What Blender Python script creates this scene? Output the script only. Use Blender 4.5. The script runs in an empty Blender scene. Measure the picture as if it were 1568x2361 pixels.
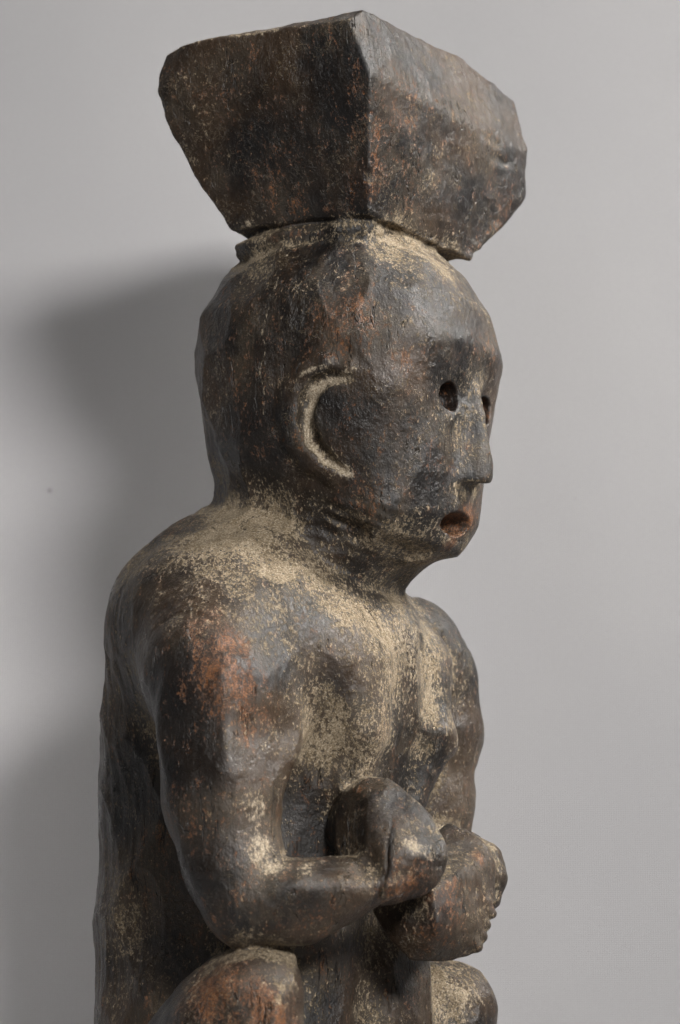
import bpy, math, random
import numpy as np
from mathutils import Vector, Matrix

# ------------------------------------------------------------------ units, camera
S = 0.000178                    # metres per modelling unit
YAW, PITCH = math.radians(29), math.radians(11)
DIST = 7054.0                   # camera distance in units
CX, CY = 784.0, 1180.5
E = np.array([math.cos(YAW), math.sin(YAW), 0.0])
N = np.array([-math.sin(YAW), math.cos(YAW), 0.0])
Z = np.array([0.0, 0.0, 1.0])
FWD = N*math.cos(PITCH) + Z*math.sin(PITCH)
UP = -N*math.sin(PITCH) + Z*math.cos(PITCH)
CAM = -DIST*FWD

sc = bpy.context.scene
cam_d = bpy.data.cameras.new('camera')
cam = bpy.data.objects.new('camera', cam_d)
sc.collection.objects.link(cam)
sc.camera = cam
cam_d.sensor_fit = 'VERTICAL'
cam_d.sensor_height = 36.0
cam_d.lens = 36.0*DIST/2361.0
cam_d.clip_start = 0.05
cam_d.clip_end = 100
cam.matrix_world = Matrix(((E[0], UP[0], -FWD[0], CAM[0]*S), (E[1], UP[1], -FWD[1], CAM[1]*S),
                           (E[2], UP[2], -FWD[2], CAM[2]*S), (0, 0, 0, 1)))
cam_d.dof.use_dof = True
cam_d.dof.focus_distance = (DIST-215)*S
cam_d.dof.aperture_fstop = 10.0

sc.render.engine = 'CYCLES'
sc.cycles.use_denoising = True
sc.view_settings.view_transform = 'Standard'
sc.view_settings.look = 'None'
sc.view_settings.exposure = 0.0
sc.view_settings.gamma = 1.0

world = bpy.data.worlds.new('World')
sc.world = world
world.use_nodes = True
bg = world.node_tree.nodes['Background']
bg.inputs['Color'].default_value = (0.93, 0.96, 1.0, 1)
bg.inputs['Strength'].default_value = 0.02

def area_light(name, off, size, power, color, aim=(0, 0, 150), spread=180):
    """off: position in the camera-levelled frame (right, towards camera, up) in units"""
    pos = (E*off[0] - N*off[1] + Z*off[2])*S
    ld = bpy.data.lights.new(name, 'AREA')
    ld.shape = 'RECTANGLE'
    ld.size, ld.size_y = size
    ld.energy = power
    ld.color = color
    ld.spread = math.radians(spread)
    o = bpy.data.objects.new(name, ld)
    sc.collection.objects.link(o)
    o.location = pos
    d = Vector((E*aim[0] - N*aim[1] + Z*aim[2])*S) - Vector(pos)
    o.rotation_euler = d.to_track_quat('-Z', 'Y').to_euler()
    return o
def polar(az, el, d):
    a, e = math.radians(az), math.radians(el)
    return (d*math.cos(e)*math.sin(a), d*math.cos(e)*math.cos(a), d*math.sin(e)+150)
area_light('window_light', polar(78, 42, 9000), (0.45, 0.45), 1.85, (1.0, 0.965, 0.92), spread=26)
area_light('front_light', polar(21.5, 18, 11500), (0.50, 0.32), 46.0, (1.0, 0.98, 0.96))
area_light('bounce_light', polar(-14, 14, 11500), (0.40, 0.3), 2.0, (0.95, 0.97, 1.0))

# ------------------------------------------------------------------ projection helpers
def ray(px, py):
    return FWD + E*((px-CX)/DIST) + UP*((CY-py)/DIST)
def A(px, py, y):
    """point seen at (px, py) that lies in the vertical plane at lateral offset y of the figure"""
    r = ray(px, py)
    return CAM + r*((y-CAM[1])/r[1])
def AX(px, py, x):
    r = ray(px, py)
    return CAM + r*((x-CAM[0])/r[0])
def proj(p):
    v = np.asarray(p, float) - CAM
    f = v @ FWD
    return CX + (v @ E)/f*DIST, CY - (v @ UP)/f*DIST

# ------------------------------------------------------------------ distance-field primitives
F32 = np.float32
def smin(a, b, k):
    h = np.maximum(k-np.abs(a-b), 0)/k
    return np.minimum(a, b) - h*h*k*0.25
def smax(a, b, k):
    h = np.maximum(k-np.abs(a-b), 0)/k
    return np.maximum(a, b) + h*h*k*0.25

class Tube:
    """chain of round cones; pts [(xyz, r)]"""
    def __init__(s, pts, k=30):
        s.p = [(np.asarray(a, float), float(r)) for a, r in pts]; s.k = k
        P = np.array([a for a, r in s.p]); R = max(r for a, r in s.p)
        s.lo, s.hi = P.min(0)-R, P.max(0)+R
    def __call__(s, q):
        d = None
        if len(s.p) == 1:
            return np.sqrt(((q-s.p[0][0].astype(F32))**2).sum(1)) - F32(s.p[0][1])
        for (a, ra), (b, rb) in zip(s.p[:-1], s.p[1:]):
            ab = (b-a); L = float(ab @ ab)
            pa = q - a.astype(F32)
            t = np.clip(pa @ (ab/L).astype(F32), 0, 1)
            e = pa - t[:, None]*ab.astype(F32)
            dd = np.sqrt((e*e).sum(1)) - (F32(ra) + t*F32(rb-ra))
            d = dd if d is None else smin(d, dd, s.k)
        return d

class Ell:
    def __init__(s, c, r, rot=None):
        s.c = np.asarray(c, F32); s.r = np.asarray(r, F32)
        s.m = None if rot is None else np.array(rot, F32)      # rows: local axes
        R = float(max(r)) if rot is not None else np.asarray(r, float)
        s.lo, s.hi = np.asarray(c, float)-R, np.asarray(c, float)+R
    def __call__(s, q):
        v = q - s.c
        if s.m is not None: v = v @ s.m.T
        a = v/s.r
        k0 = np.sqrt((a*a).sum(1)); b = a/s.r
        k1 = np.sqrt((b*b).sum(1)) + F32(1e-9)
        return k0*(k0-1)/k1

class Planes:
    def __init__(s, n, o, lo, hi, k=16):
        s.n, s.o, s.k = np.asarray(n, F32), np.asarray(o, F32), k
        s.lo, s.hi = np.asarray(lo, float), np.asarray(hi, float)
    def __call__(s, q):
        d = None
        for n, o in zip(s.n, s.o):
            dd = q @ n - o
            d = dd if d is None else smax(d, dd, s.k)
        return d

def hull(points, k=16):
    import bmesh
    bm = bmesh.new()
    for p in points: bm.verts.new(tuple(p))
    bmesh.ops.convex_hull(bm, input=bm.verts)
    c = np.mean(points, 0); pl = []
    for f in bm.faces:
        f.normal_update()
        n = np.array(f.normal); o = n @ np.array(f.verts[0].co)
        if n @ c > o: n, o = -n, -o
        if not any(abs(n @ m - 1) < 2e-3 and abs(o-oo) < 5 for m, oo in pl): pl.append((n, o))
    bm.free()
    P = np.array(points)
    return Planes([n for n, o in pl], [o for n, o in pl], P.min(0)-10, P.max(0)+10, k)

class Inter:
    '''a shape trimmed by flat cuts: planes [(point, normal)]'''
    def __init__(s, prim, planes, k=16):
        s.p, s.k, s.lo, s.hi = prim, k, prim.lo, prim.hi
        s.pl = []
        for c, n in planes:
            n = np.asarray(n, float); n = n/np.linalg.norm(n); s.pl.append((n.astype(F32), F32(n @ np.asarray(c, float))))
    def __call__(s, q):
        d = s.p(q)
        for n, o in s.pl: d = smax(d, q @ n - o, s.k)
        return d

def catmull(xs, ys, xq):
    xs, ys = np.asarray(xs, float), np.asarray(ys, float)
    m = np.gradient(ys, xs)
    i = np.clip(np.searchsorted(xs, xq)-1, 0, len(xs)-2)
    h = xs[i+1]-xs[i]; t = np.clip((xq-xs[i])/h, 0, 1)
    return ((2*t**3-3*t**2+1)*ys[i] + (t**3-2*t**2+t)*h*m[i] + (-2*t**3+3*t**2)*ys[i+1] + (t**3-t**2)*h*m[i+1])

class Loft:
    """stack of superellipse sections; rows (z, xc, ab, af, w, nb, nf)"""
    def __init__(s, rows, ztop, zbot, kcap=40, soft=None):
        rows = np.array(sorted(rows), float)
        s.z = np.linspace(rows[0, 0], rows[-1, 0], 400)
        s.t = [catmull(rows[:, 0], rows[:, i], s.z) for i in range(1, 7)]
        if soft:          # straight runs between the rows with slightly eased kinks, as a knife leaves them
            ker = np.hanning(soft+2)[1:-1]; ker /= ker.sum()
            for i in range(6):
                v = np.interp(s.z, rows[:, 0], rows[:, i+1])
                s.t[i] = np.convolve(np.pad(v, soft//2, mode='edge'), ker, 'valid')[:400]
        s.ztop, s.zbot, s.kc = ztop, zbot, kcap
        s.lo = np.array([(s.t[0]-s.t[1]).min(), -s.t[3].max(), zbot]); s.hi = np.array([(s.t[0]+s.t[2]).max(), s.t[3].max(), ztop])
    def f(s, q, dz):
        zz = q[:, 2] + dz
        xc, ab, af, w, nb, nf = [np.interp(zz, s.z, t).astype(F32) for t in s.t]
        dx = q[:, 0]-xc
        fr = dx > 0
        a = np.where(fr, af, ab); n = np.where(fr, nf, nb)
        u = np.abs(dx)/a + F32(1e-4); v = np.abs(q[:, 1])/w + F32(1e-4)
        un, vn = u**(n-1), v**(n-1)
        rho = (un*u + vn*v)**(1/n)
        g = rho**(1-n)
        return rho-1, g*un/a, g*vn/w
    def __call__(s, q):
        f, gx, gy = s.f(q, 0); f2, _, _ = s.f(q, 6)
        gz = (f2-f)/6
        d = f/np.sqrt(gx*gx+gy*gy+gz*gz+F32(1e-9))
        d = smax(d, q[:, 2]-F32(s.ztop), s.kc)
        return smax(d, F32(s.zbot)-q[:, 2], s.kc)

def fit_rows(spec, L=None, R=None):
    """spec rows: (py, xc, w, nb, nf, xb or None, xf or None); None extents are fitted so that the outline
    of the section meets the outline polylines L / R (px, py)"""
    out = []
    def support(a, w, n, c, s_):
        m = n/(n-1)
        h = ((a*c)**m + (w*s_)**m)**(1/m)
        return h, (h**(1-m))*(a*c)**(m-1)*a, (h**(1-m))*(w*s_)**(m-1)*w
    for py, xc, w, nb, nf, xb, xf in spec:
        z = A(CX, py, 0)[2]
        ab = xc-xb if xb is not None else 300.0
        af = xf-xc if xf is not None else 300.0
        for side, poly in ((-1, L), (1, R)):
            if (side < 0 and xb is not None) or (side > 0 and xf is not None): continue
            P = np.array(poly, float)
            a = 300.0; n = nb if side < 0 else nf
            for it in range(14):
                h, tx, ty = support(a, w, n, E[0], E[1])
                p = np.array([xc+side*tx, side*ty, z])
                px, pyy = proj(p)
                want = np.interp(pyy, P[:, 1], P[:, 0])
                a = max(30.0, a + side*(want-px)*0.8/E[0])
            if side < 0: ab = a
            else: af = a
        out.append((z, xc, ab, af, w, nb, nf))
    return out

import time as _t
_t0 = _t.time()
def T(m): print('TIME', m, round(_t.time()-_t0, 1))
# numpy noise -------------------------------------------------------------------------
_rng = np.random.RandomState(7)
_lat = _rng.rand(64, 64, 64).astype(F32)
_jit = _rng.rand(32, 32, 32, 3).astype(F32)
def vnoise(p):
    i = np.floor(p).astype(np.int32); f = p-i
    f = f*f*(3-2*f); r = 0
    for dx in (0, 1):
        for dy in (0, 1):
            for dz in (0, 1):
                w = (f[:, 0] if dx else 1-f[:, 0])*(f[:, 1] if dy else 1-f[:, 1])*(f[:, 2] if dz else 1-f[:, 2])
                r = r + w*_lat[(i[:, 0]+dx) & 63, (i[:, 1]+dy) & 63, (i[:, 2]+dz) & 63]
    return r-F32(0.5)
def scoops(p):
    """squared distance to the nearest of jittered centres: shallow tool scoops that meet in soft ridges"""
    i = np.floor(p).astype(np.int32); best = np.full(len(p), 9, F32)
    for dx in (-1, 0, 1):
        for dy in (-1, 0, 1):
            for dz in (-1, 0, 1):
                c = i + np.array([dx, dy, dz], np.int32)
                e = p - (c + _jit[c[:, 0] & 31, c[:, 1] & 31, c[:, 2] & 31])
                d = (e*e).sum(1)
                best = np.minimum(best, d)
    return best

# ------------------------------------------------------------------ the figure
zpy = lambda py: A(CX, py, 0)[2]
NEAR, FAR = -400, 400

head_L = [(640, 540), (570, 600), (490, 690), (450, 770), (447, 830), (462, 950), (490, 1080), (505, 1140), (600, 1200), (730, 1250), (850, 1300), (880, 1400)]
head_R = [(960, 540), (1010, 590), (1065, 640), (1120, 710), (1147, 765), (1160, 850), (1155, 900), (1141, 950), (1129, 1000), (1121, 1050), (1113, 1110), (1107, 1150), (1105, 1200), (1094, 1250), (1078, 1272), (1047, 1291), (975, 1320), (900, 1380)]
head_spec = [  # py, xc, w, nb, nf, xb, xf
    (540, 10, 150, 2.2, 2.2, None, None), (600, 10, 210, 2.2, 2.3, None, None), (660, 10, 248, 2.3, 2.4, None, None),
    (745, 10, 284, 2.5, 2.6, None, None), (850, 20, 287, 2.5, 2.9, None, None),
    (960, 30, 280, 2.5, 2.9, None, None), (1040, 40, 268, 2.5, 2.7, None, None), (1110, 60, 250, 2.4, 2.5, None, None),
    (1170, 90, 228, 2.3, 2.3, None, None), (1230, 110, 208, 2.2, 2.2, None, None), (1290, 120, 180, 2.2, 2.2, None, None), (1330, 125, 150, 2.2, 2.2, None, None), (1380, 130, 110, 2.2, 2.2, None, None)]
head = Loft(fit_rows(head_spec, head_L, head_R), zpy(520), zpy(1345), 40, 21)

neck_L = [(490, 1000), (497, 1100), (503, 1150), (480, 1250), (460, 1450)]
neck_R = [(990, 1200), (985, 1300), (960, 1322), (932, 1352), (900, 1395), (885, 1425), (860, 1500)]
neck = Loft(fit_rows([(1020, -120, 178, 2.3, 2.2, None, 60), (1120, -80, 186, 2.3, 2.2, None, 100), (1220, -50, 194, 2.3, 2.1, None, 160), (1300, -40, 194, 2.3, 2.0, None, None),
    (1350, -40, 194, 2.3, 2.0, None, None), (1400, -40, 204, 2.3, 2.0, None, None), (1480, -40, 212, 2.3, 2.0, None, None)], neck_L, neck_R), zpy(1030), zpy(1500), 40)

torso_L = [(560, 1130), (500, 1152), (400, 1222), (305, 1300), (265, 1370), (249, 1450), (243, 1550), (233, 1700), (229, 1850), (230, 1990), (223, 2100), (225, 2361), (230, 3100)]
torso = Loft(fit_rows([
    (1180, -200, 190, 2.2, 2.2, None, -20), (1240, -180, 260, 2.3, 2.2, None, 40), (1300, -160, 320, 2.5, 2.2, None, 70), (1370, -150, 372, 2.7, 2.3, None, 110),
    (1440, -140, 395, 2.8, 2.4, None, 155), (1540, -140, 370, 2.9, 2.5, None, 182), (1640, -140, 335, 3.0, 2.5, None, 178), (1740, -140, 310, 3.0, 2.5, None, 150),
    (1850, -150, 295, 3.0, 2.5, None, 112), (1960, -150, 288, 3.0, 2.5, None, 95), (2080, -150, 285, 3.0, 2.6, None, 80), (2400, -150, 290, 3.0, 2.6, None, 70),
    (2700, -150, 300, 3.0, 2.6, None, 60), (3100, -150, 300, 3.0, 2.6, None, 40)], torso_L, None), zpy(1165), zpy(3000), 70)

# the block on the head
XF = A(853, 170, -325)[0]
bp = [A(850, 492, -215), A(853, 168, -328), A(803, 46, -338), A(838, 24, -300), AX(893, 50, XF-28),
      A(435, 95, -338), A(385, 128, -318), A(368, 170, -318), A(364, 245, -322), A(440, 395, -272), A(537, 528, -212),
      A(1060, 132, 120), A(1188, 236, 325), A(1222, 352, 318), A(1214, 458, 300), A(1083, 600, 110), A(1100, 300, 78), A(1000, 238, -78)]
zt = bp[5][2]; zb = bp[0][2]
bp += [np.array([bp[6][0], 300, zt-20]), np.array([bp[8][0], 335, bp[8][2]]), np.array([bp[10][0], 212, zb]), np.array([150, 330, zt-30])]
block = hull(bp, 5)
print('BLOCK', [tuple(int(v) for v in p) for p in bp])

xb, xf = bp[10][0], bp[0][0]
xm, al = (xb+xf)/2, (xf-xb)/2
zc = zb
collar = Loft([(zc+40, xm, al-14, al-14, 194, 4.5, 4.5), (zc+4, xm, al-10, al-10, 200, 4.5, 4.5), (zc-14, xm, al+20, al+8, 217, 4.8, 4.8), (zc-40, xm, al+16, al+6, 214, 4.8, 4.8),
               (zc-72, xm, al-14, al-12, 192, 4.4, 4.4), (zc-100, xm, al-42, al-40, 168, 3.6, 3.6), (zc-140, xm, al-70, al-66, 140, 3.2, 3.2)], zc+40, zc-130, 12)

def ellrot(ax):
    """local axes: first along ax"""
    a = np.asarray(ax, float); a /= np.linalg.norm(a)
    b = np.cross([0, 0, 1], a); b /= np.linalg.norm(b)
    return [a, b, np.cross(a, b)]

EY = 84
eyeN, eyeF = A(1047, 914, -EY), A(1127, 944, EY)
mouth_c = A(1072, 1207, -22)
def at_x(x, y, py):
    p = np.array([x, y, zpy(py)], float)
    for _ in range(4): p[2] += proj(p)[1]-py
    return p
nose = hull([at_x(366, s*9, 885) for s in (-1, 1)] + [at_x(394, s*12, 1092) for s in (-1, 1)] + [at_x(388, s*16, 1112) for s in (-1, 1)] + [at_x(334, s*60, 1112) for s in (-1, 1)] +
            [at_x(310, s*36, 880) for s in (-1, 1)] + [at_x(280, s*78, 1100) for s in (-1, 1)], 18)
def face_cut(s):
    '''flat cheek plane carved back between brow and mouth, leaving the nose ridge'''
    def pl(p, n):
        n = np.array(n, float); n /= np.linalg.norm(n); return n, n @ np.asarray(p, float)
    L_ = [pl(at_x(341, s*84, 914), (-1, -s*.29, -.05)), pl(at_x(344, 0, 900), (-2.4, 0, 1)), pl(at_x(340, 0, 1165), (-.9, 0, -1)),
          pl(at_x(340, s*20, 900), (0, -s, .16)), pl(at_x(330, s*215, 930), (-.3, s, 0))]
    return Planes([n for n, o in L_], [o for n, o in L_], np.array([230, min(s*20, s*260), zpy(1300)]), np.array([520, max(s*20, s*260), zpy(780)]), 24)

def arc_on_head(pts, off, r):
    """tube laid on the near side of the head; pts (px,py)"""
    out = []
    for px, py in pts:
        for y in range(-330, -100, 3):
            q = A(px, py, y)
            if head(q[None].astype(F32))[0] < 0: break
        out.append((q+np.array([0, -off, 0]), r))
    return out
ear_rim_px = [(845, 866), (800, 845), (752, 838), (708, 858), (678, 900), (672, 955), (688, 1010), (722, 1055), (765, 1085), (800, 1100)]
ear_gr_px = [(806, 874), (765, 868), (733, 886), (712, 925), (708, 970), (722, 1018), (755, 1056), (795, 1086)]

# near arm
shoulder_n = Tube([(A(470, 1440, -270), 150), (A(500, 1540, -345), 158), (A(520, 1600, -370), 152)], 40)
arm_n = Tube([(A(505, 1590, -365), 125), (A(528, 1680, NEAR), 148), (A(512, 1840, NEAR), 120), (A(540, 2000, NEAR), 102), (A(568, 2075, NEAR), 96)], 40)
fore_n = Tube([(A(566, 2080, NEAR), 97), (A(690, 2074, -365), 84), (A(790, 2044, -312), 67), (A(880, 2018, -265), 62)], 30)
def hull_px(pts, k): return hull([A(*p) for p in pts], k)
hand_n = [hull_px([(890+(x_-890)*1.05, 1945+(y_-1945)*1.05, d_) for x_, y_, d_ in [(742, 1905, -200), (750, 1945, -200), (788, 1832, -200), (832, 1786, -200), (900, 1803, -195), (978, 1853, -190), (1027, 1930, -185), (1030, 2005, -190), (1000, 2048, -215), (890, 2086, -260), (800, 2000, -250),
                   (870, 1850, -262), (905, 1920, -292), (890, 2010, -318), (965, 1960, -270), (800, 1925, -262), (775, 1880, -240), (835, 1895, -285), (850, 1830, -110), (980, 1930, -110), (900, 2040, -120), (770, 1940, -150)]], 18)]
# far arm
arm_f = Tube([(A(955, 1490, 330), 110), (A(985, 1570, 380), 112), (A(997, 1690, FAR), 110), (A(985, 1850, FAR), 100), (A(985, 2010, FAR), 95)], 40)
fore_f = Tube([(A(985, 2010, FAR), 95), (A(1050, 2010, 230), 84), (A(1085, 2010, 110), 80)], 30)
hand_f = [hull_px([(1035, 1893, 60), (1118, 1934, 70), (1146, 1978, 80), (1150, 2040, 70), (1132, 2156, 20), (1108, 2200, 0), (1042, 2226, -40), (962, 2222, -95), (888, 2165, -130), (846, 2104, -130), (900, 2040, -130),
                   (1000, 2050, -165), (1010, 2140, -155), (1085, 2000, -50), (1100, 2110, -50), (1000, 2000, 80), (1060, 2150, 80)], 16)]
fing_f = [Tube([(A(1126, 1975, 110), 32), (A(1138, 2025, 112), 30), (A(1134, 2074, 105), 22)], 14)] + \
         [Tube([(A(1082-11*i, 2058+27*i, 0-18*i), 22), (A(1110-11*i, 2086+26*i, 24-16*i), 20), (A(1133-11*i, 2108+25*i, 34-15*i), 13)], 10) for i in range(4)]
# legs
leg_n = Tube([(A(440, 2560, -330), 190), (A(530, 2380, -365), 130), (A(590, 2310, -380), 96), (A(603, 2420, -385), 88), (A(600, 2800, -380), 84), (A(590, 3080, -370), 86)], 40)
leg_f = Tube([(A(880, 2600, 330), 200), (A(955, 2390, 330), 160), (A(1035, 2330, 360), 100), (A(1045, 2450, 370), 90), (A(1040, 2800, 370), 84), (A(1030, 3080, 360), 86)], 40)
zbase = zpy(3200)
foot = [Tube([(np.array([x, y, zbase+130]), 70), (np.array([x+190, y*0.95, zbase+110]), 48)], 20) for x, y in ((20, -375), (40, 365))]
base = Loft([(zbase-20, -100, 470, 470, 500, 3, 3), (zbase+90, -100, 460, 460, 490, 3, 3)], zbase+80, zbase, 20)

breasts = [Tube([(at_x(120, -175, 1540), 60), (at_x(154, -165, 1690), 34), (at_x(110, -135, 1830), 34)], 40),
           Tube([(at_x(120, 180, 1550), 60), (at_x(162, 165, 1700), 32), (at_x(110, 135, 1860), 34)], 40)]

# list: (label, primitive, blend, op)
OPS = []
def add(label, prim, k=20): OPS.append((label, prim, k, 0))
def cut(label, prim, k=10): OPS.append((label, prim, k, 1))
add('torso', torso)
for b in breasts: add('torso', b, 85)
add('torso', Ell(A(880, 2330, 130), (110, 150, 260)), 40)
add('neck', neck, 12)
_j1, _j2 = at_x(300, 0, 1318), at_x(-90, 0, 1165)
_jd = _j1-_j2
add('head', Inter(head, [(_j1, (-abs(_jd[2]), 0, -_jd[0]))], 60), 56)
# face: cheek planes either side of the nose under the brow
for s, e in ((-1, eyeN), (1, eyeF)):
    cut('head', face_cut(s), 22)
    cut('head', Ell(e+np.array([40, s*6, 4]), (50, 74, 62)), 24)
add('nose', nose, 24)
cut('head', Tube([(A(1090, 1160, 0)+[34, -80, 0], 26), (A(1090, 1160, 0)+[34, 80, 0], 26)], 10), 22)
for e, lab in ((eyeN, 'eye'), (eyeF, 'eye_f')):
    cut(lab, Ell(e+np.array([-34, 4 if lab == 'eye_f' else 0, 0]), (72, 39, 37)), 3)
cut('mouth', Ell(mouth_c+np.array([-16, 0, 0]), (60, 56, 30)), 5)
cut('chin', Ell(A(1040, 1262, -30), (16, 16, 22)), 6)
add('ear', Tube([(p, (14, 26, 35, 38, 38, 38, 38, 37, 32, 22)[i]) for i, (p, r) in enumerate(arc_on_head(ear_rim_px, -19, 38))], 10), 14)
cut('ear', Tube([(p, (5, 14, 19, 20, 19, 18, 14, 4)[i]) for i, (p, r) in enumerate(arc_on_head(ear_gr_px, 2, 18))], 10), 8)
_mir = np.array([1, -1, 1])       # the ear on the far side
for _l, _p, _k, _o in [o for o in OPS if o[0] == 'ear']:
    OPS.append(('ear_f', Tube([(p*_mir, r) for p, r in _p.p], _p.k), _k, _o))
add('block', block, 8)
for px, py, y, r in ((1128, 316, 120, (5, 44, 8)), (1150, 366, 170, (4, 40, 6)), (955, 90, -130, (12, 14, 16)), (1220, 410, 318, (8, 10, 40)),
                     (560, 66, -338, (40, 8, 9)), (366, 250, -324, (8, 12, 26)), (853, 300, -300, (7, 7, 30)), (851, 420, -245, (6, 6, 24))):
    cut('block', Ell(A(px, py, y), r), 14)
add('collar', collar, 10)
add('arm_n', shoulder_n, 110)
_ac = A(520, 1760, NEAR)
add('arm_n', Inter(arm_n, [(_ac+112*(E*.62-N*.78), E*.62-N*.78+Z*.10), (_ac+114*(-E*.5-N*.86), -E*.5-N*.86+Z*.08)], 14), 34)
add('arm_f', arm_f, 30)
add('leg_n', leg_n, 14)
add('leg_n', hull_px([(498, 2190, -385), (600, 2172, -385), (681, 2192, -345), (684, 2420, -345), (430, 2252, -400), (335, 2365, -400), (290, 2470, -380), (560, 2255, -478), (645, 2300, -465), (610, 2440, -480), (430, 2340, -478),
                      (500, 2205, -250), (680, 2250, -260), (420, 2400, -240), (680, 2440, -260), (310, 2460, -270)], 20), 30)
add('leg_f', leg_f, 14)
add('leg_f', hull_px([(922, 2265, 330), (960, 2224, 340), (1040, 2212, 350), (1100, 2226, 370), (1131, 2290, 380), (1140, 2370, 380), (1140, 2450, 380), (912, 2450, 300), (1000, 2262, 255), (1072, 2300, 258), (1060, 2450, 250), (960, 2450, 250),
                      (1040, 2240, 450), (1100, 2450, 450)], 20), 30)
for f, l in zip(foot, ('leg_n', 'leg_f')): add(l, f, 30)
add('base', base, 14)
_fc = A(700, 2072, -360)
add('arm_n', Inter(fore_n, [(_fc+70*(-N*.9-Z*.42), -N*.9-Z*.42+E*.12), (_fc+72*(-N*.6+Z*.8), -N*.6+Z*.8+E*.12)], 14), 10)
add('arm_f', fore_f, 26)
for t in hand_f: add('hand_f', t, 22)
for t in fing_f: add('hand_f', t, 9)
for t in hand_n: add('hand_n', t, 16)
# split in the near hand
cr = [(903, 1880), (902, 1905), (893, 1950), (892, 2000), (880, 2050), (868, 2095)]
LABELS = ['torso', 'neck', 'head', 'nose', 'eye', 'eye_f', 'mouth', 'chin', 'ear', 'ear_f', 'block', 'collar', 'arm_n', 'arm_f', 'leg_n', 'leg_f', 'base', 'hand_f', 'hand_n']
LI = {l: i for i, l in enumerate(LABELS)}

def field(q, want_label=False):
    q = np.ascontiguousarray(q, F32)
    n = len(q)
    d = np.full(n, 900, F32)
    lab = np.zeros(n, np.int8) if want_label else None
    best = np.full(n, 1e4, F32) if want_label else None
    for label, prim, k, op in OPS:
        mrg = max(k, 12) + 60
        m = np.nonzero(((q > (prim.lo-mrg).astype(F32)) & (q < (prim.hi+mrg).astype(F32))).all(1))[0]
        if len(m) == 0: continue
        v = prim(q[m]).astype(F32)
        if op == 0:
            if want_label:
                w = v < best[m]; lab[m[w]] = LI[label]; best[m[w]] = v[w]
            d[m] = smin(d[m], v, k)
        else:
            if want_label:
                w = (-v > d[m]-3); lab[m[w]] = LI[label]
            d[m] = smax(d[m], -v, k)
    return (d, lab) if want_label else d

NECK_C = A(760, 1215, -190).astype(F32)
EAR_C = A(745, 970, -280).astype(F32)
HAND_C, HAND_D = A(975, 1965, -225).astype(F32), A(1060, 2090, -40).astype(F32)
def relief(q):
    """tool marks and lumps, in units; the plain lower legs and base go without"""
    hi_ = np.nonzero(q[:, 2] > F32(zpy(2520)))[0]
    out = np.zeros(len(q), F32)
    if len(hi_): out[hi_] = relief_(q[hi_])*np.clip((q[hi_, 2]-F32(zpy(2520)))/60, 0, 1)
    return out
def relief_(q):
    soft = np.clip((q[:, 2]-F32(zb-20))/60, 0, 1)*F32(.72)
    soft = np.maximum(soft, np.clip((q[:, 0]-240)/60, 0, 1)*F32(.6))
    soft = np.maximum(soft, np.clip((np.abs(q[:, 1])-310)/60, 0, 1)*F32(.5))
    soft = np.maximum(soft, np.clip(1.5-np.sqrt(((q-EAR_C)**2).sum(1))/170, 0, 1)*F32(.8))
    r = 1.6*vnoise(q/F32(95)) + 1.6*vnoise(q/F32(34)+F32(9.3))
    st = np.array([108, 108, 170], F32)
    w = q + 22*np.stack([vnoise(q/F32(70)+F32(3)), vnoise(q/F32(70)+F32(17)), vnoise(q/F32(70)+F32(31))], 1)
    r += 23*(F32(0.22)-np.minimum(scoops(w/st), F32(0.6)))*(1-soft)
    back = np.clip((-q[:, 0]-250)/120, 0, 1)*(q[:, 2] < zpy(1330)) + np.clip((q[:, 1]-300)/60, 0, 1)*(q[:, 2] < zpy(1400))
    r += (F32(.7)+2.2*np.minimum(back, 1))*vnoise(q/np.array([12, 12, 130], F32))
    r += 1.5*vnoise(q/F32(15)+F32(2.2)) + 2.6*np.clip((q[:, 2]-F32(zb-20))/60, 0, 1)*(vnoise(q/F32(52)+F32(6)) + F32(.7)*vnoise(q/F32(24)+F32(8)))
    hd = np.clip(1.25-np.sqrt((((q-HAND_C)/np.array([110, 130, 130], F32))**2).sum(1)), 0, 1) + np.clip(1.25-np.sqrt((((q-HAND_D)/np.array([110, 150, 140], F32))**2).sum(1)), 0, 1)
    r += hd*(7*vnoise(q/F32(38)+F32(4.1)) + 4*vnoise(q/F32(19)+F32(1.4)))
    cz = np.clip(1-np.abs(q[:, 2]-F32(zb-32))/55, 0, 1)
    r += 9*cz*vnoise(q/np.array([26, 26, 15], F32)+F32(7))
    e = (q-NECK_C)/np.array([230, 130, 90], F32)
    m = np.clip(1.2-np.sqrt((e*e).sum(1)), 0, 1)
    c = q[:, 2]*F32(.93) + q[:, 0]*F32(.36)
    r += 3.2*m*np.sin(c/F32(4.6)+6*vnoise(q/F32(60)))*(vnoise(q/F32(50)+F32(5))+F32(.5))
    return -r.astype(F32)

def full(q):
    return field(q) - relief(q)

def hit(px, py):
    """first surface vertex-ish point under a pixel"""
    r = ray(px, py); t = DIST-800
    for _ in range(150):
        d = float(field((CAM+r*t/(r@FWD))[None])[0])
        if d < 1: break
        t += min(max(d*0.7, 1), 22)
    return CAM + r*t/(r@FWD)
cut('hand_n', Tube([(hit(*c), 1.5+4*min(1, i/3)) for i, c in enumerate(cr)], 2), 2)

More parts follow.
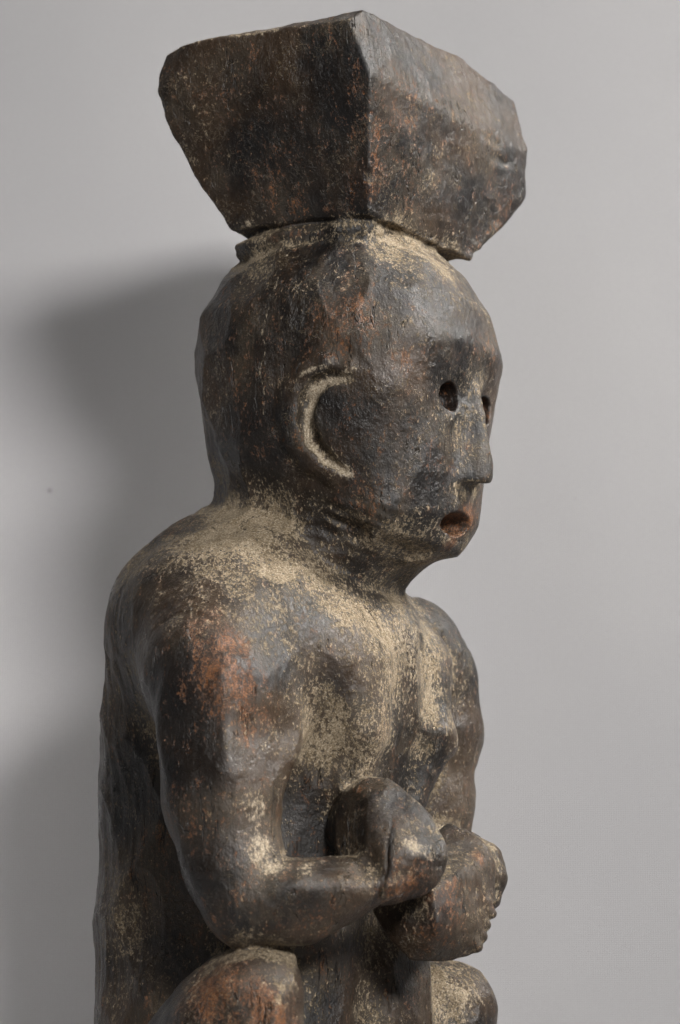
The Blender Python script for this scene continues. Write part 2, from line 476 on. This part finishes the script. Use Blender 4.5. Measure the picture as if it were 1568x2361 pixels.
# ------------------------------------------------------------------ surface extraction
H = 5.0
lo = np.array([-640.0, -620.0, zbase-30]); hi = np.array([560.0, 620.0, zt+120])
CO = 5                                              # coarse cell = CO fine cells
nc = np.ceil((hi-lo)/(H*CO)).astype(int)
gx, gy, gz = [lo[i] + (np.arange(nc[i])+0.5)*H*CO for i in range(3)]
G = np.stack(np.meshgrid(gx, gy, gz, indexing='ij'), -1).reshape(-1, 3).astype(F32)
dc = field(G)
T('coarse')
act = np.abs(dc) < H*CO*0.87*1.1 + 6
V = np.repeat(np.repeat(np.repeat(np.where(dc < 0, F32(-50), F32(50)).reshape(nc), CO, 0), CO, 1), CO, 2)
ac = np.nonzero(act)[0]
offs = np.stack(np.meshgrid(*[np.arange(CO)]*3, indexing='ij'), -1).reshape(-1, 3)
ci = np.stack(np.unravel_index(ac, nc), 1)
for b in range(0, len(ci), 20000):
    ii = (ci[b:b+20000, None, :]*CO + offs[None]).reshape(-1, 3)
    q = (lo + (ii+0.5)*H).astype(F32)
    d = field(q)
    nr = np.abs(d) < 15
    d[nr] -= relief(q[nr])
    V[ii[:, 0], ii[:, 1], ii[:, 2]] = d
del G
T('volume')
ins = V < 0
mix = np.zeros(np.array(V.shape)-1, np.uint8)
for dx in (0, 1):
    for dy in (0, 1):
        for dz in (0, 1):
            mix += ins[dx:dx+mix.shape[0], dy:dy+mix.shape[1], dz:dz+mix.shape[2]]
cells = np.argwhere((mix > 0) & (mix < 8))
del mix
idx = np.full(np.array(V.shape)-1, -1, np.int32)
idx[cells[:, 0], cells[:, 1], cells[:, 2]] = np.arange(len(cells))
cor = [(a, b, c) for a in (0, 1) for b in (0, 1) for c in (0, 1)]
acc = np.zeros((len(cells), 3)); cnt = np.zeros(len(cells))
for a in cor:
    for ax in range(3):
        if a[ax]: continue
        b = list(a); b[ax] = 1
        va = V[cells[:, 0]+a[0], cells[:, 1]+a[1], cells[:, 2]+a[2]]; vb = V[cells[:, 0]+b[0], cells[:, 1]+b[1], cells[:, 2]+b[2]]
        m = (va < 0) != (vb < 0)
        t = np.where(m, va/np.where(m, va-vb, 1), 0)
        for i in range(3):
            acc[:, i] += np.where(m, a[i] + (t if i == ax else 0), 0)
        cnt += m
P = lo + (cells + acc/cnt[:, None] + 0.5)*H
quads = []
for ax in range(3):
    o1, o2 = [(1, 2), (2, 0), (0, 1)][ax]
    sl0 = [slice(None)]*3; sl1 = [slice(None)]*3
    sl0[ax] = slice(0, -1); sl1[ax] = slice(1, None)
    ch = ins[tuple(sl0)] != ins[tuple(sl1)]
    e = np.argwhere(ch)
    e = e[(e[:, o1] > 0) & (e[:, o2] > 0) & (e[:, o1] < V.shape[o1]-1) & (e[:, o2] < V.shape[o2]-1)]
    def cid(a, b):
        c = e.copy(); c[:, o1] -= a; c[:, o2] -= b
        return idx[c[:, 0], c[:, 1], c[:, 2]]
    qd = np.stack([cid(1, 1), cid(0, 1), cid(0, 0), cid(1, 0)], 1)
    flip = ~ins[e[:, 0], e[:, 1], e[:, 2]]
    qd[flip] = qd[flip][:, ::-1]
    quads.append(qd)
quads = np.concatenate(quads); quads = quads[(quads >= 0).all(1)]
del V, ins, idx

def grad(fn, q, h):
    k = np.array([[1, -1, -1], [-1, -1, 1], [-1, 1, -1], [1, 1, 1]], F32)
    g = 0
    for v in k: g = g + v[None]*fn((q+h*v).astype(F32))[:, None]
    return g/(4*h)
T('extract')
g = grad(full, P, 2.5)
P = P - np.clip(full(P)/((g*g).sum(1)+1e-6), -4, 4)[:, None]*g
Nn = g.copy()
T('normals')
Nn /= np.linalg.norm(Nn, axis=1)[:, None]+1e-9
_, lab = field(P, True)
cav = np.clip((30-field(P+Nn*30))/30, -0.2, 1)*0.5 + np.clip((80-field(P+Nn*80))/80, -.2, 1)*0.5
cav = cav + 0.6*np.clip((14-full(P+Nn*14))/14, -.4, .6)
print('SURFACE', len(P), len(quads))

# ------------------------------------------------------------------ where dust, bare wood and chalky dirt lie (vertex attributes)
_v = P - CAM; _f = _v @ FWD
_sx, _sy = CX + (_v @ E)/_f*DIST, CY - (_v @ UP)/_f*DIST
def hit(px, py):
    '''the visible surface point under a pixel'''
    m = np.nonzero((np.abs(_sx-px) < 9) & (np.abs(_sy-py) < 9))[0]
    return P[m[np.argmin(_f[m])]] if len(m) else A(px, py, 0)
def spot(c, r, amt, out):
    d = np.sqrt((((P-c)/r)**2).sum(1))
    np.maximum(out, amt*np.clip(1.35-d, 0, 1), out=out)
dust = np.zeros(len(P)); rust = np.zeros(len(P)); chalk = np.zeros(len(P))
def line(pts, r, amt, out):
    t = Tube([(p, r) for p in pts], 5)
    d = t(P.astype(F32))
    np.maximum(out, amt*np.clip(1-(d+r)/(r*1.0), 0, 1), out=out)
for px, py, r, a in ((495, 1430, 80, .5), (510, 1560, 85, .9), (520, 1490, 75, .8), (590, 1660, 70, .5), (1045, 1262, 25, 1), (1072, 1205, 42, 1.1), (1000, 2070, 80, .5), (940, 2050, 60, .7),
                     (480, 2260, 110, .8), (620, 2330, 90, .8), (820, 1120, 60, .3), (770, 740, 80, .4), (1110, 1970, 25, .9), (960, 840, 60, .4), (870, 300, 60, .3), (830, 420, 60, .5), (1180, 480, 80, .35), (950, 260, 50, .4), (900, 1690, 40, .6)):
    spot(hit(px, py), r, a, rust)
for px, py, r, a in ((720, 915, 26, .9), (600, 1870, 45, .7), (600, 1945, 50, .8), (640, 1990, 40, .8), (700, 1995, 40, .7), (770, 1985, 40, .5), (650, 1770, 40, .35), (1010, 1180, 20, .4), (620, 2200, 40, .4),
                     (960, 1940, 35, .9), (1000, 1970, 30, .8), (1045, 950, 22, .5), (570, 525, 24, .8), (1055, 1245, 20, .4), (1065, 1165, 40, .3), (760, 860, 25, .6)):
    spot(hit(px, py), r, a, chalk)
for px, py, r, a in ((940, 570, 100, .3), (1060, 700, 120, .15), (1000, 420, 110, .15), (960, 300, 90, .12), (560, 1220, 120, .8), (700, 1320, 90, .8), (640, 1400, 120, .3), (800, 1400, 110, .7), (950, 1470, 150, .95), (900, 1600, 120, .8),
                     (1000, 1600, 120, .7), (700, 1750, 90, .3), (1020, 980, 70, .5), (960, 2000, 90, .3), (670, 2280, 50, .6), (260, 2100, 110, .4), (800, 2200, 120, .25), (1090, 1550, 90, .4), (1030, 2300, 90, .5), (850, 1240, 90, .35), (600, 620, 60, .5), (480, 950, 80, .3), (980, 400, 200, .10), (1040, 1000, 110, .45), (1010, 660, 150, .12), (930, 1500, 190, .85), (1010, 1660, 140, .6), (640, 1330, 150, .15), (880, 1250, 100, .25), (520, 400, 160, .12), (620, 1700, 90, .35), (620, 1850, 70, .35)):
    spot(hit(px, py), r, a, dust)
line([hit(*p) for p in ((790, 872), (745, 880), (718, 912), (708, 960), (718, 1010), (750, 1052), (795, 1088))], 26, 1.3, chalk)
line([hit(*p) for p in ((640, 900), (690, 855), (752, 828), (815, 842))], 12, .8, chalk)
line([hit(*p) for p in ((520, 1165), (600, 1205), (700, 1295), (800, 1368), (870, 1415))], 60, .8, dust)
line([hit(*p) for p in ((560, 600), (640, 560), (760, 535), (880, 540), (980, 580), (1050, 640))], 30, .8, dust)
black_and_shade = np.zeros(len(P))  # black patches, some in recesses; eye holes and hand split get painted shade
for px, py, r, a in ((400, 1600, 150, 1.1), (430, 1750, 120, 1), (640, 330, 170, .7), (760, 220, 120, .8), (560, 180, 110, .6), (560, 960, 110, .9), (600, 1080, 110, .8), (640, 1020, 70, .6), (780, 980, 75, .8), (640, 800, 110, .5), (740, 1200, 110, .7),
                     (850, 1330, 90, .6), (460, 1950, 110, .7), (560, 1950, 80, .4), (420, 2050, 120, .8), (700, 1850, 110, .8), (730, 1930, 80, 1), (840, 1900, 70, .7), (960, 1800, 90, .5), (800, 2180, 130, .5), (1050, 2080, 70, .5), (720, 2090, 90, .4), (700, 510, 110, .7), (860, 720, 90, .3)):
    spot(hit(px, py), r, a, black_and_shade)
for l_ in ('eye', 'eye_f', 'mouth'):
    m_ = lab == LI[l_]
    cav[m_] = np.minimum(cav[m_], .05)
    if l_ == 'mouth': rust[m_] = .6
    else: black_and_shade[m_] = 1.0; dust[m_] = 0; rust[m_] = .35  # shade inside the drilled sockets, painted in as black
hcr = [hit(*p) for p in cr]
line(hcr, 9, 1.6, black_and_shade)  # darkness of the open split painted into the colour
cav -= .8*np.clip(1-np.abs(Tube([(p, 9) for p in hcr], 5)(P.astype(F32)))/9, 0, 1)*(lab == LI['hand_n'])
crk = [hit(*p) for p in ((655, 580), (632, 640), (615, 700), (600, 760), (604, 800), (590, 850), (603, 900), (600, 950))]
line(crk, 6, .8, chalk)

T('spots')
# ------------------------------------------------------------------ materials
def new_mat(name):
    m = bpy.data.materials.new(name); m.use_nodes = True
    nt = m.node_tree; nt.nodes.clear()
    return m, nt
class NB:
    def __init__(s, nt): s.nt = nt
    def node(s, t, **kw):
        n = s.nt.nodes.new(t)
        for k, v in kw.items(): setattr(n, k, v)
        return n
    def put(s, sock, v):
        if isinstance(v, bpy.types.NodeSocket): s.nt.links.new(v, sock)
        elif v is not None: sock.default_value = v
    def math(s, op, a, b=None, c=None, clamp=False):
        n = s.node('ShaderNodeMath', operation=op, use_clamp=clamp)
        for i, v in enumerate((a, b, c)):
            if v is not None: s.put(n.inputs[i], v)
        return n.outputs[0]
    def mix(s, f, a, b):
        n = s.node('ShaderNodeMix', data_type='RGBA')
        s.put(n.inputs[0], f); s.put(n.inputs[6], a); s.put(n.inputs[7], b)
        return n.outputs[2]
    def ramp(s, v, lo, hi, a=0.0, b=1.0):
        n = s.node('ShaderNodeMapRange', interpolation_type='SMOOTHSTEP')
        s.put(n.inputs[0], v); s.put(n.inputs[1], lo); s.put(n.inputs[2], hi); s.put(n.inputs[3], a); s.put(n.inputs[4], b)
        return n.outputs[0]
    def noise(s, vec, scale, detail=4, rough=.55, stretch=None, off=0.0, dist=0.0):
        if stretch or off:
            mp = s.node('ShaderNodeMapping'); s.put(mp.inputs[0], vec)
            mp.inputs['Scale'].default_value = stretch or (1, 1, 1); mp.inputs['Location'].default_value = (off, off*1.7, off*.6)
            vec = mp.outputs[0]
        n = s.node('ShaderNodeTexNoise')
        s.put(n.inputs['Vector'], vec); n.inputs['Scale'].default_value = scale; n.inputs['Detail'].default_value = detail
        n.inputs['Roughness'].default_value = rough; n.inputs['Distortion'].default_value = dist
        return n.outputs['Fac']
    def attr(s, name):
        return s.node('ShaderNodeAttribute', attribute_name=name).outputs['Fac']

def wood_material():
    m, nt = new_mat('old_wood_patina'); b = NB(nt)
    tc = b.node('ShaderNodeTexCoord').outputs['Object']
    geo = b.node('ShaderNodeNewGeometry')
    sep = b.node('ShaderNodeSeparateXYZ'); b.put(sep.inputs[0], geo.outputs['Normal'])
    up = sep.outputs[2]
    cavity, dst, rst, chk = b.attr('cavity'), b.attr('dust'), b.attr('rust'), b.attr('chalk')
    black_and_shade_a = b.attr('black_and_shade')
    big = b.noise(tc, 20, 4, .55)
    big2 = b.noise(tc, 34, 5, .6, off=3.1)
    grain = b.noise(tc, 300, 4, .6, stretch=(1, 1, .12))
    mid = b.noise(tc, 110, 5, .62, off=1.3)
    mid2 = b.noise(tc, 190, 4, .6, off=4.4, stretch=(1, 1, .5))
    fine = b.noise(tc, 620, 4, .68, off=5.7, stretch=(1, 1, .7))
    finer = b.noise(tc, 1500, 3, .6, off=2.2)
    fleck = b.noise(tc, 900, 4, .7, off=8.8, stretch=(1, 1, .6), dist=.5)
    # patina: blackened, brown, olive-brown
    c = b.mix(b.ramp(big, .40, .60), (.0072, .0062, .0057, 1), (.040, .0245, .0138, 1))
    c = b.mix(b.ramp(big2, .47, .66, 0, .6), c, (.058, .043, .026, 1))
    c = b.mix(b.ramp(grain, .50, .72, 0, .35), c, (.072, .048, .028, 1))
    c = b.mix(b.math('MULTIPLY', b.ramp(black_and_shade_a, .1, .9), .75), c, (.0068, .0060, .0058, 1))  # black patches, with the painted shade of sockets and split
    # tan dust caught in the pores, more on top faces and in hollows
    cov = b.math('MULTIPLY_ADD', dst, .70, b.math('MULTIPLY', b.ramp(up, .0, .9), .24))
    cov = b.math('ADD', cov, b.math('MULTIPLY_ADD', b.ramp(cavity, -.12, .45), .62, -.20))
    cov = b.math('ADD', cov, b.math('MULTIPLY_ADD', mid, 1.2, -.60))
    cov = b.math('ADD', cov, b.math('MULTIPLY_ADD', big, 1.2, -.58))
    cov = b.math('ADD', cov, b.math('MULTIPLY_ADD', black_and_shade_a, -.50, .22))
    film = b.math('MULTIPLY', b.ramp(cov, .2, 1.35), .34, clamp=True)
    c = b.mix(film, c, (.180, .148, .106, 1))
    # bare reddish wood
    ra = b.math('MULTIPLY_ADD', rst, .12, b.math('MULTIPLY_ADD', big2, .22, -.073))
    rn = b.math('ADD', b.math('MULTIPLY_ADD', mid2, .28, b.math('MULTIPLY_ADD', fleck, .4, b.math('MULTIPLY', fine, .32))), ra)
    rmask = b.ramp(rn, .57, .67)
    rcol = b.mix(b.ramp(finer, .4, .62), (.095, .036, .014, 1), (.26, .108, .038, 1))
    c = b.mix(b.math('MULTIPLY', b.ramp(rst, .1, 1.0), .40), c, (.062, .030, .014, 1))
    c = b.mix(b.math('MULTIPLY', rmask, .85), c, rcol)
    # specks
    thr = b.math('MULTIPLY_ADD', cov, -.185, .622)
    dn = b.math('SUBTRACT', b.math('MULTIPLY_ADD', fleck, .65, b.math('MULTIPLY', fine, .35)), thr)
    dmask = b.ramp(dn, -.004, .034)
    dcol = b.mix(b.ramp(mid2, .4, .62), (.19, .140, .080, 1), (.29, .228, .148, 1))
    dcol = b.mix(b.ramp(finer, .48, .66, 0, .7), dcol, (.54, .455, .335, 1))
    c = b.mix(b.math('MULTIPLY', dmask, .78), c, dcol)
    # curled outlines of flaked dirt, hairline scratches
    iso = b.noise(tc, 300, 3, .6, off=6.6, dist=.8)
    ln = b.ramp(b.math('ABSOLUTE', b.math('SUBTRACT', iso, .5)), .016, .004)
    ln = b.math('MULTIPLY', ln, b.math('MULTIPLY', b.ramp(mid, .46, .60), b.ramp(black_and_shade_a, .9, .2)))
    c = b.mix(b.math('MULTIPLY', ln, .45), c, (.30, .23, .14, 1))
    c = b.mix(b.ramp(finer, .46, .34, 0, .45), c, (.012, .009, .007, 1))
    # drying cracks along the grain
    ckn = b.noise(tc, 90, 4, .6, off=9.9, stretch=(1, 1, .10), dist=.3)
    ck = b.ramp(b.math('ABSOLUTE', b.math('SUBTRACT', ckn, .5)), .010, .002)
    ck = b.math('MULTIPLY', ck, b.ramp(big2, .53, .62))
    c = b.mix(b.math('MULTIPLY', ck, .8), c, (.006, .005, .005, 1))
    # chalky dirt
    cn = b.math('MULTIPLY_ADD', chk, .22, b.math('MULTIPLY_ADD', mid, .35, b.math('MULTIPLY_ADD', fleck, .40, b.math('MULTIPLY', fine, .25))))
    cmask = b.math('MULTIPLY', b.ramp(cn, .60, .72), b.ramp(chk, .02, .3))
    c = b.mix(b.math('MULTIPLY', cmask, .9), c, b.mix(b.ramp(finer, .35, .65), (.24, .185, .12, 1), (.52, .44, .33, 1)))
    # relief
    h = b.math('MULTIPLY_ADD', grain, .2, b.math('MULTIPLY_ADD', fine, .5, b.math('MULTIPLY', mid, .7)))
    h = b.math('MULTIPLY_ADD', dmask, .25, h)
    h = b.math('MULTIPLY_ADD', fleck, .35, h)
    h = b.math('MULTIPLY_ADD', rmask, -.25, h)
    h = b.math('MULTIPLY_ADD', ck, -2.4, h)
    h = b.math('MULTIPLY_ADD', ln, .3, h)
    bump = b.node('ShaderNodeBump'); bump.inputs['Strength'].default_value = .75; bump.inputs['Distance'].default_value = .0014
    b.put(bump.inputs['Height'], h)
    p = b.node('ShaderNodeBsdfPrincipled')
    b.put(p.inputs['Base Color'], c)
    ro = b.math('MULTIPLY_ADD', b.math('MAXIMUM', dmask, cmask), .35, b.math('ADD', b.ramp(big2, .35, .65, .30, .52), b.ramp(cavity, -.12, .2, -.06, .06)), clamp=True)
    b.put(p.inputs['Roughness'], ro)
    p.inputs['Specular IOR Level'].default_value = .5
    b.put(p.inputs['Normal'], bump.outputs[0])
    o = b.node('ShaderNodeOutputMaterial'); nt.links.new(p.outputs[0], o.inputs[0])
    return m
WOOD = wood_material()

BACK = 1000.0
def cloth_material():
    m, nt = new_mat('grey_backdrop_cloth'); b = NB(nt)
    tc = b.node('ShaderNodeTexCoord').outputs['Object']
    n1 = b.noise(tc, 6, 3, .5); n2 = b.noise(tc, 900, 2, .5)
    c = b.mix(b.ramp(n1, .3, .7), (.372, .367, .374, 1), (.396, .390, .394, 1))
    c = b.mix(b.ramp(n2, .3, .7, 0, .25), c, (.34, .335, .335, 1))
    for px, py, r in ((115, 1132, .0013), (1327, 1147, .0012)):
        rr = ray(px, py); q = CAM + rr*((BACK - CAM @ N)/(rr @ N))
        d = b.node('ShaderNodeVectorMath', operation='DISTANCE'); b.put(d.inputs[0], tc); d.inputs[1].default_value = tuple(q*S)
        c = b.mix(b.ramp(d.outputs['Value'], r*1.6, r*.3, 0, .7), c, (.09, .085, .08, 1))
    w1 = b.node('ShaderNodeTexWave', wave_type='BANDS', bands_direction='X'); b.put(w1.inputs[0], tc); w1.inputs['Scale'].default_value = 330
    w2 = b.node('ShaderNodeTexWave', wave_type='BANDS', bands_direction='Z'); b.put(w2.inputs[0], tc); w2.inputs['Scale'].default_value = 330
    bump = b.node('ShaderNodeBump'); bump.inputs['Strength'].default_value = .25; bump.inputs['Distance'].default_value = .0006
    b.put(bump.inputs['Height'], b.math('ADD', b.math('ADD', w1.outputs['Fac'], w2.outputs['Fac']), n2))
    p = b.node('ShaderNodeBsdfPrincipled'); b.put(p.inputs['Base Color'], c)
    p.inputs['Roughness'].default_value = .9; p.inputs['Specular IOR Level'].default_value = .2
    b.put(p.inputs['Normal'], bump.outputs[0])
    o = b.node('ShaderNodeOutputMaterial'); nt.links.new(p.outputs[0], o.inputs[0])
    return m
CLOTH = cloth_material()

# ------------------------------------------------------------------ backdrop: cloth hanging behind and swept forward under the figure
def backdrop():
    prof = []
    zf = zbase-1
    R = 300.0
    for y in np.linspace(-3500, BACK-R, 30): prof.append((y, zf))
    for a in np.linspace(0, math.pi/2, 16)[1:]: prof.append((BACK-R+R*math.sin(a), zf+R-R*math.cos(a)))
    for z in np.linspace(zf+R, 5200, 60)[1:]: prof.append((BACK, z))
    xs = np.linspace(-4500, 4500, 90)
    vs = []
    for y, z in prof:
        for x in xs:
            w = 14*math.sin(x*.0021+.8)*math.sin(z*.0007+1.2) + 7*math.sin(x*.0053+z*.0012)
            k = min(1, max(0, (z-zf-50)/600))
            q = E*x + N*(y+w*k) + Z*z
            vs.append(tuple(q*S))
    nx = len(xs)
    fs = [(j*nx+i, j*nx+i+1, (j+1)*nx+i+1, (j+1)*nx+i) for j in range(len(prof)-1) for i in range(nx-1)]
    me = bpy.data.meshes.new('backdrop'); me.from_pydata(vs, [], fs); me.update()
    me.polygons.foreach_set('use_smooth', [True]*len(fs))
    me.materials.append(CLOTH)
    o = bpy.data.objects.new('backdrop', me); sc.collection.objects.link(o)
    o['kind'] = 'structure'
    o['label'] = 'plain grey cloth backdrop hanging behind the carved figure'
    o['category'] = 'backdrop'
    return o
backdrop()

# ------------------------------------------------------------------ the carved figure as objects
root = bpy.data.objects.new('wooden_statue', None)
root.location = (0, 0, zbase*S)
sc.collection.objects.link(root)
root['label'] = 'dark weathered carved wooden figure with clasped hands bearing a block on its head'
root['category'] = 'statue'
flab = lab[quads[:, 0]]
v4 = lab[quads]
for k in range(1, 4):      # majority-ish: prefer a label that two corners share
    same = (v4 == v4[:, [k]]).sum(1) >= 2
    flab = np.where(same, v4[:, k], flab)
def tidy(flab, rounds=2):
    '''stray islands of a label take the label around them'''
    for _ in range(rounds):
        comp = np.arange(len(quads))
        slot = quads.astype(np.int64)*len(LABELS) + flab[:, None]
        uq, inv = np.unique(slot.ravel(), return_inverse=True)
        order = np.argsort(inv, kind='stable'); starts = np.searchsorted(inv[order], np.arange(len(uq)))
        face = order//4; inv = inv.reshape(-1, 4)
        for it in range(400):
            key = np.minimum.reduceat(comp[face], starts)
            new = key[inv].min(1); new = np.minimum(new, comp); new = np.minimum(new, new[new])
            for _j in range(6): new = new[new]
            if (new == comp).all(): break
            comp = new
        cnt = np.bincount(comp, minlength=len(quads))
        main = np.zeros(len(LABELS), int)
        for l in range(len(LABELS)):
            c = comp[flab == l]
            if len(c): main[l] = np.bincount(c).argmax()
        bad = comp != main[flab]
        print('TIDY', bad.sum(), it)
        if not bad.any(): break
        vl = np.full(len(P), -1)
        for k in range(4): vl[quads[~bad, k]] = flab[~bad]
        cand = vl[quads[bad]].max(1)
        for it in range(60):
            if (cand >= 0).all(): break
            qb = quads[bad]
            for k in range(4): vl[qb[cand >= 0, k]] = cand[cand >= 0]
            cand = vl[qb].max(1)
        flab = flab.copy(); flab[bad] = np.where(cand >= 0, cand, flab[bad])
    return flab
flab = tidy(flab.astype(np.int64))
T('tidy')
base_pt = np.array([0, 0, zbase])
def make_part(name, labels, parent):
    m = np.isin(flab, [LI[l] for l in labels])
    q = quads[m]
    if len(q) == 0: print('EMPTY', name); return None
    used, inv = np.unique(q, return_inverse=True); inv = inv.reshape(-1, 4)
    co = ((P[used]-base_pt)*S).astype(F32)
    me = bpy.data.meshes.new(name)
    me.vertices.add(len(used)); me.vertices.foreach_set('co', co.ravel())
    me.loops.add(len(q)*4); me.loops.foreach_set('vertex_index', inv.ravel().astype(np.int32))
    me.polygons.add(len(q)); me.polygons.foreach_set('loop_start', np.arange(0, len(q)*4, 4, dtype=np.int32))
    me.update(calc_edges=True)
    me.polygons.foreach_set('use_smooth', np.ones(len(q), bool))
    for nm, arr in (('cavity', cav), ('dust', dust), ('rust', rust), ('chalk', chalk), ('black_and_shade', black_and_shade)):
        a = me.attributes.new(nm, 'FLOAT', 'POINT'); a.data.foreach_set('value', arr[used].astype(F32))
    me.normals_split_custom_set_from_vertices(Nn[used].astype(float).tolist())
    me.materials.append(WOOD)
    o = bpy.data.objects.new(name, me); sc.collection.objects.link(o)
    o.parent = parent
    return o
make_part('head_block', ['block'], root)
make_part('collar', ['collar'], root)
hd = make_part('head', ['head', 'chin'], root)
make_part('ear', ['ear'], hd); make_part('ear', ['ear_f'], hd); make_part('nose', ['nose'], hd); make_part('mouth', ['mouth'], hd)
make_part('eye_socket', ['eye'], hd); make_part('eye_socket', ['eye_f'], hd)
make_part('neck', ['neck'], root)
make_part('torso', ['torso'], root)
a1 = make_part('arm', ['arm_n'], root); make_part('hand', ['hand_n'], a1)
a2 = make_part('arm', ['arm_f'], root); make_part('hand', ['hand_f'], a2)
make_part('leg', ['leg_n'], root); make_part('leg', ['leg_f'], root)
make_part('base', ['base'], root)
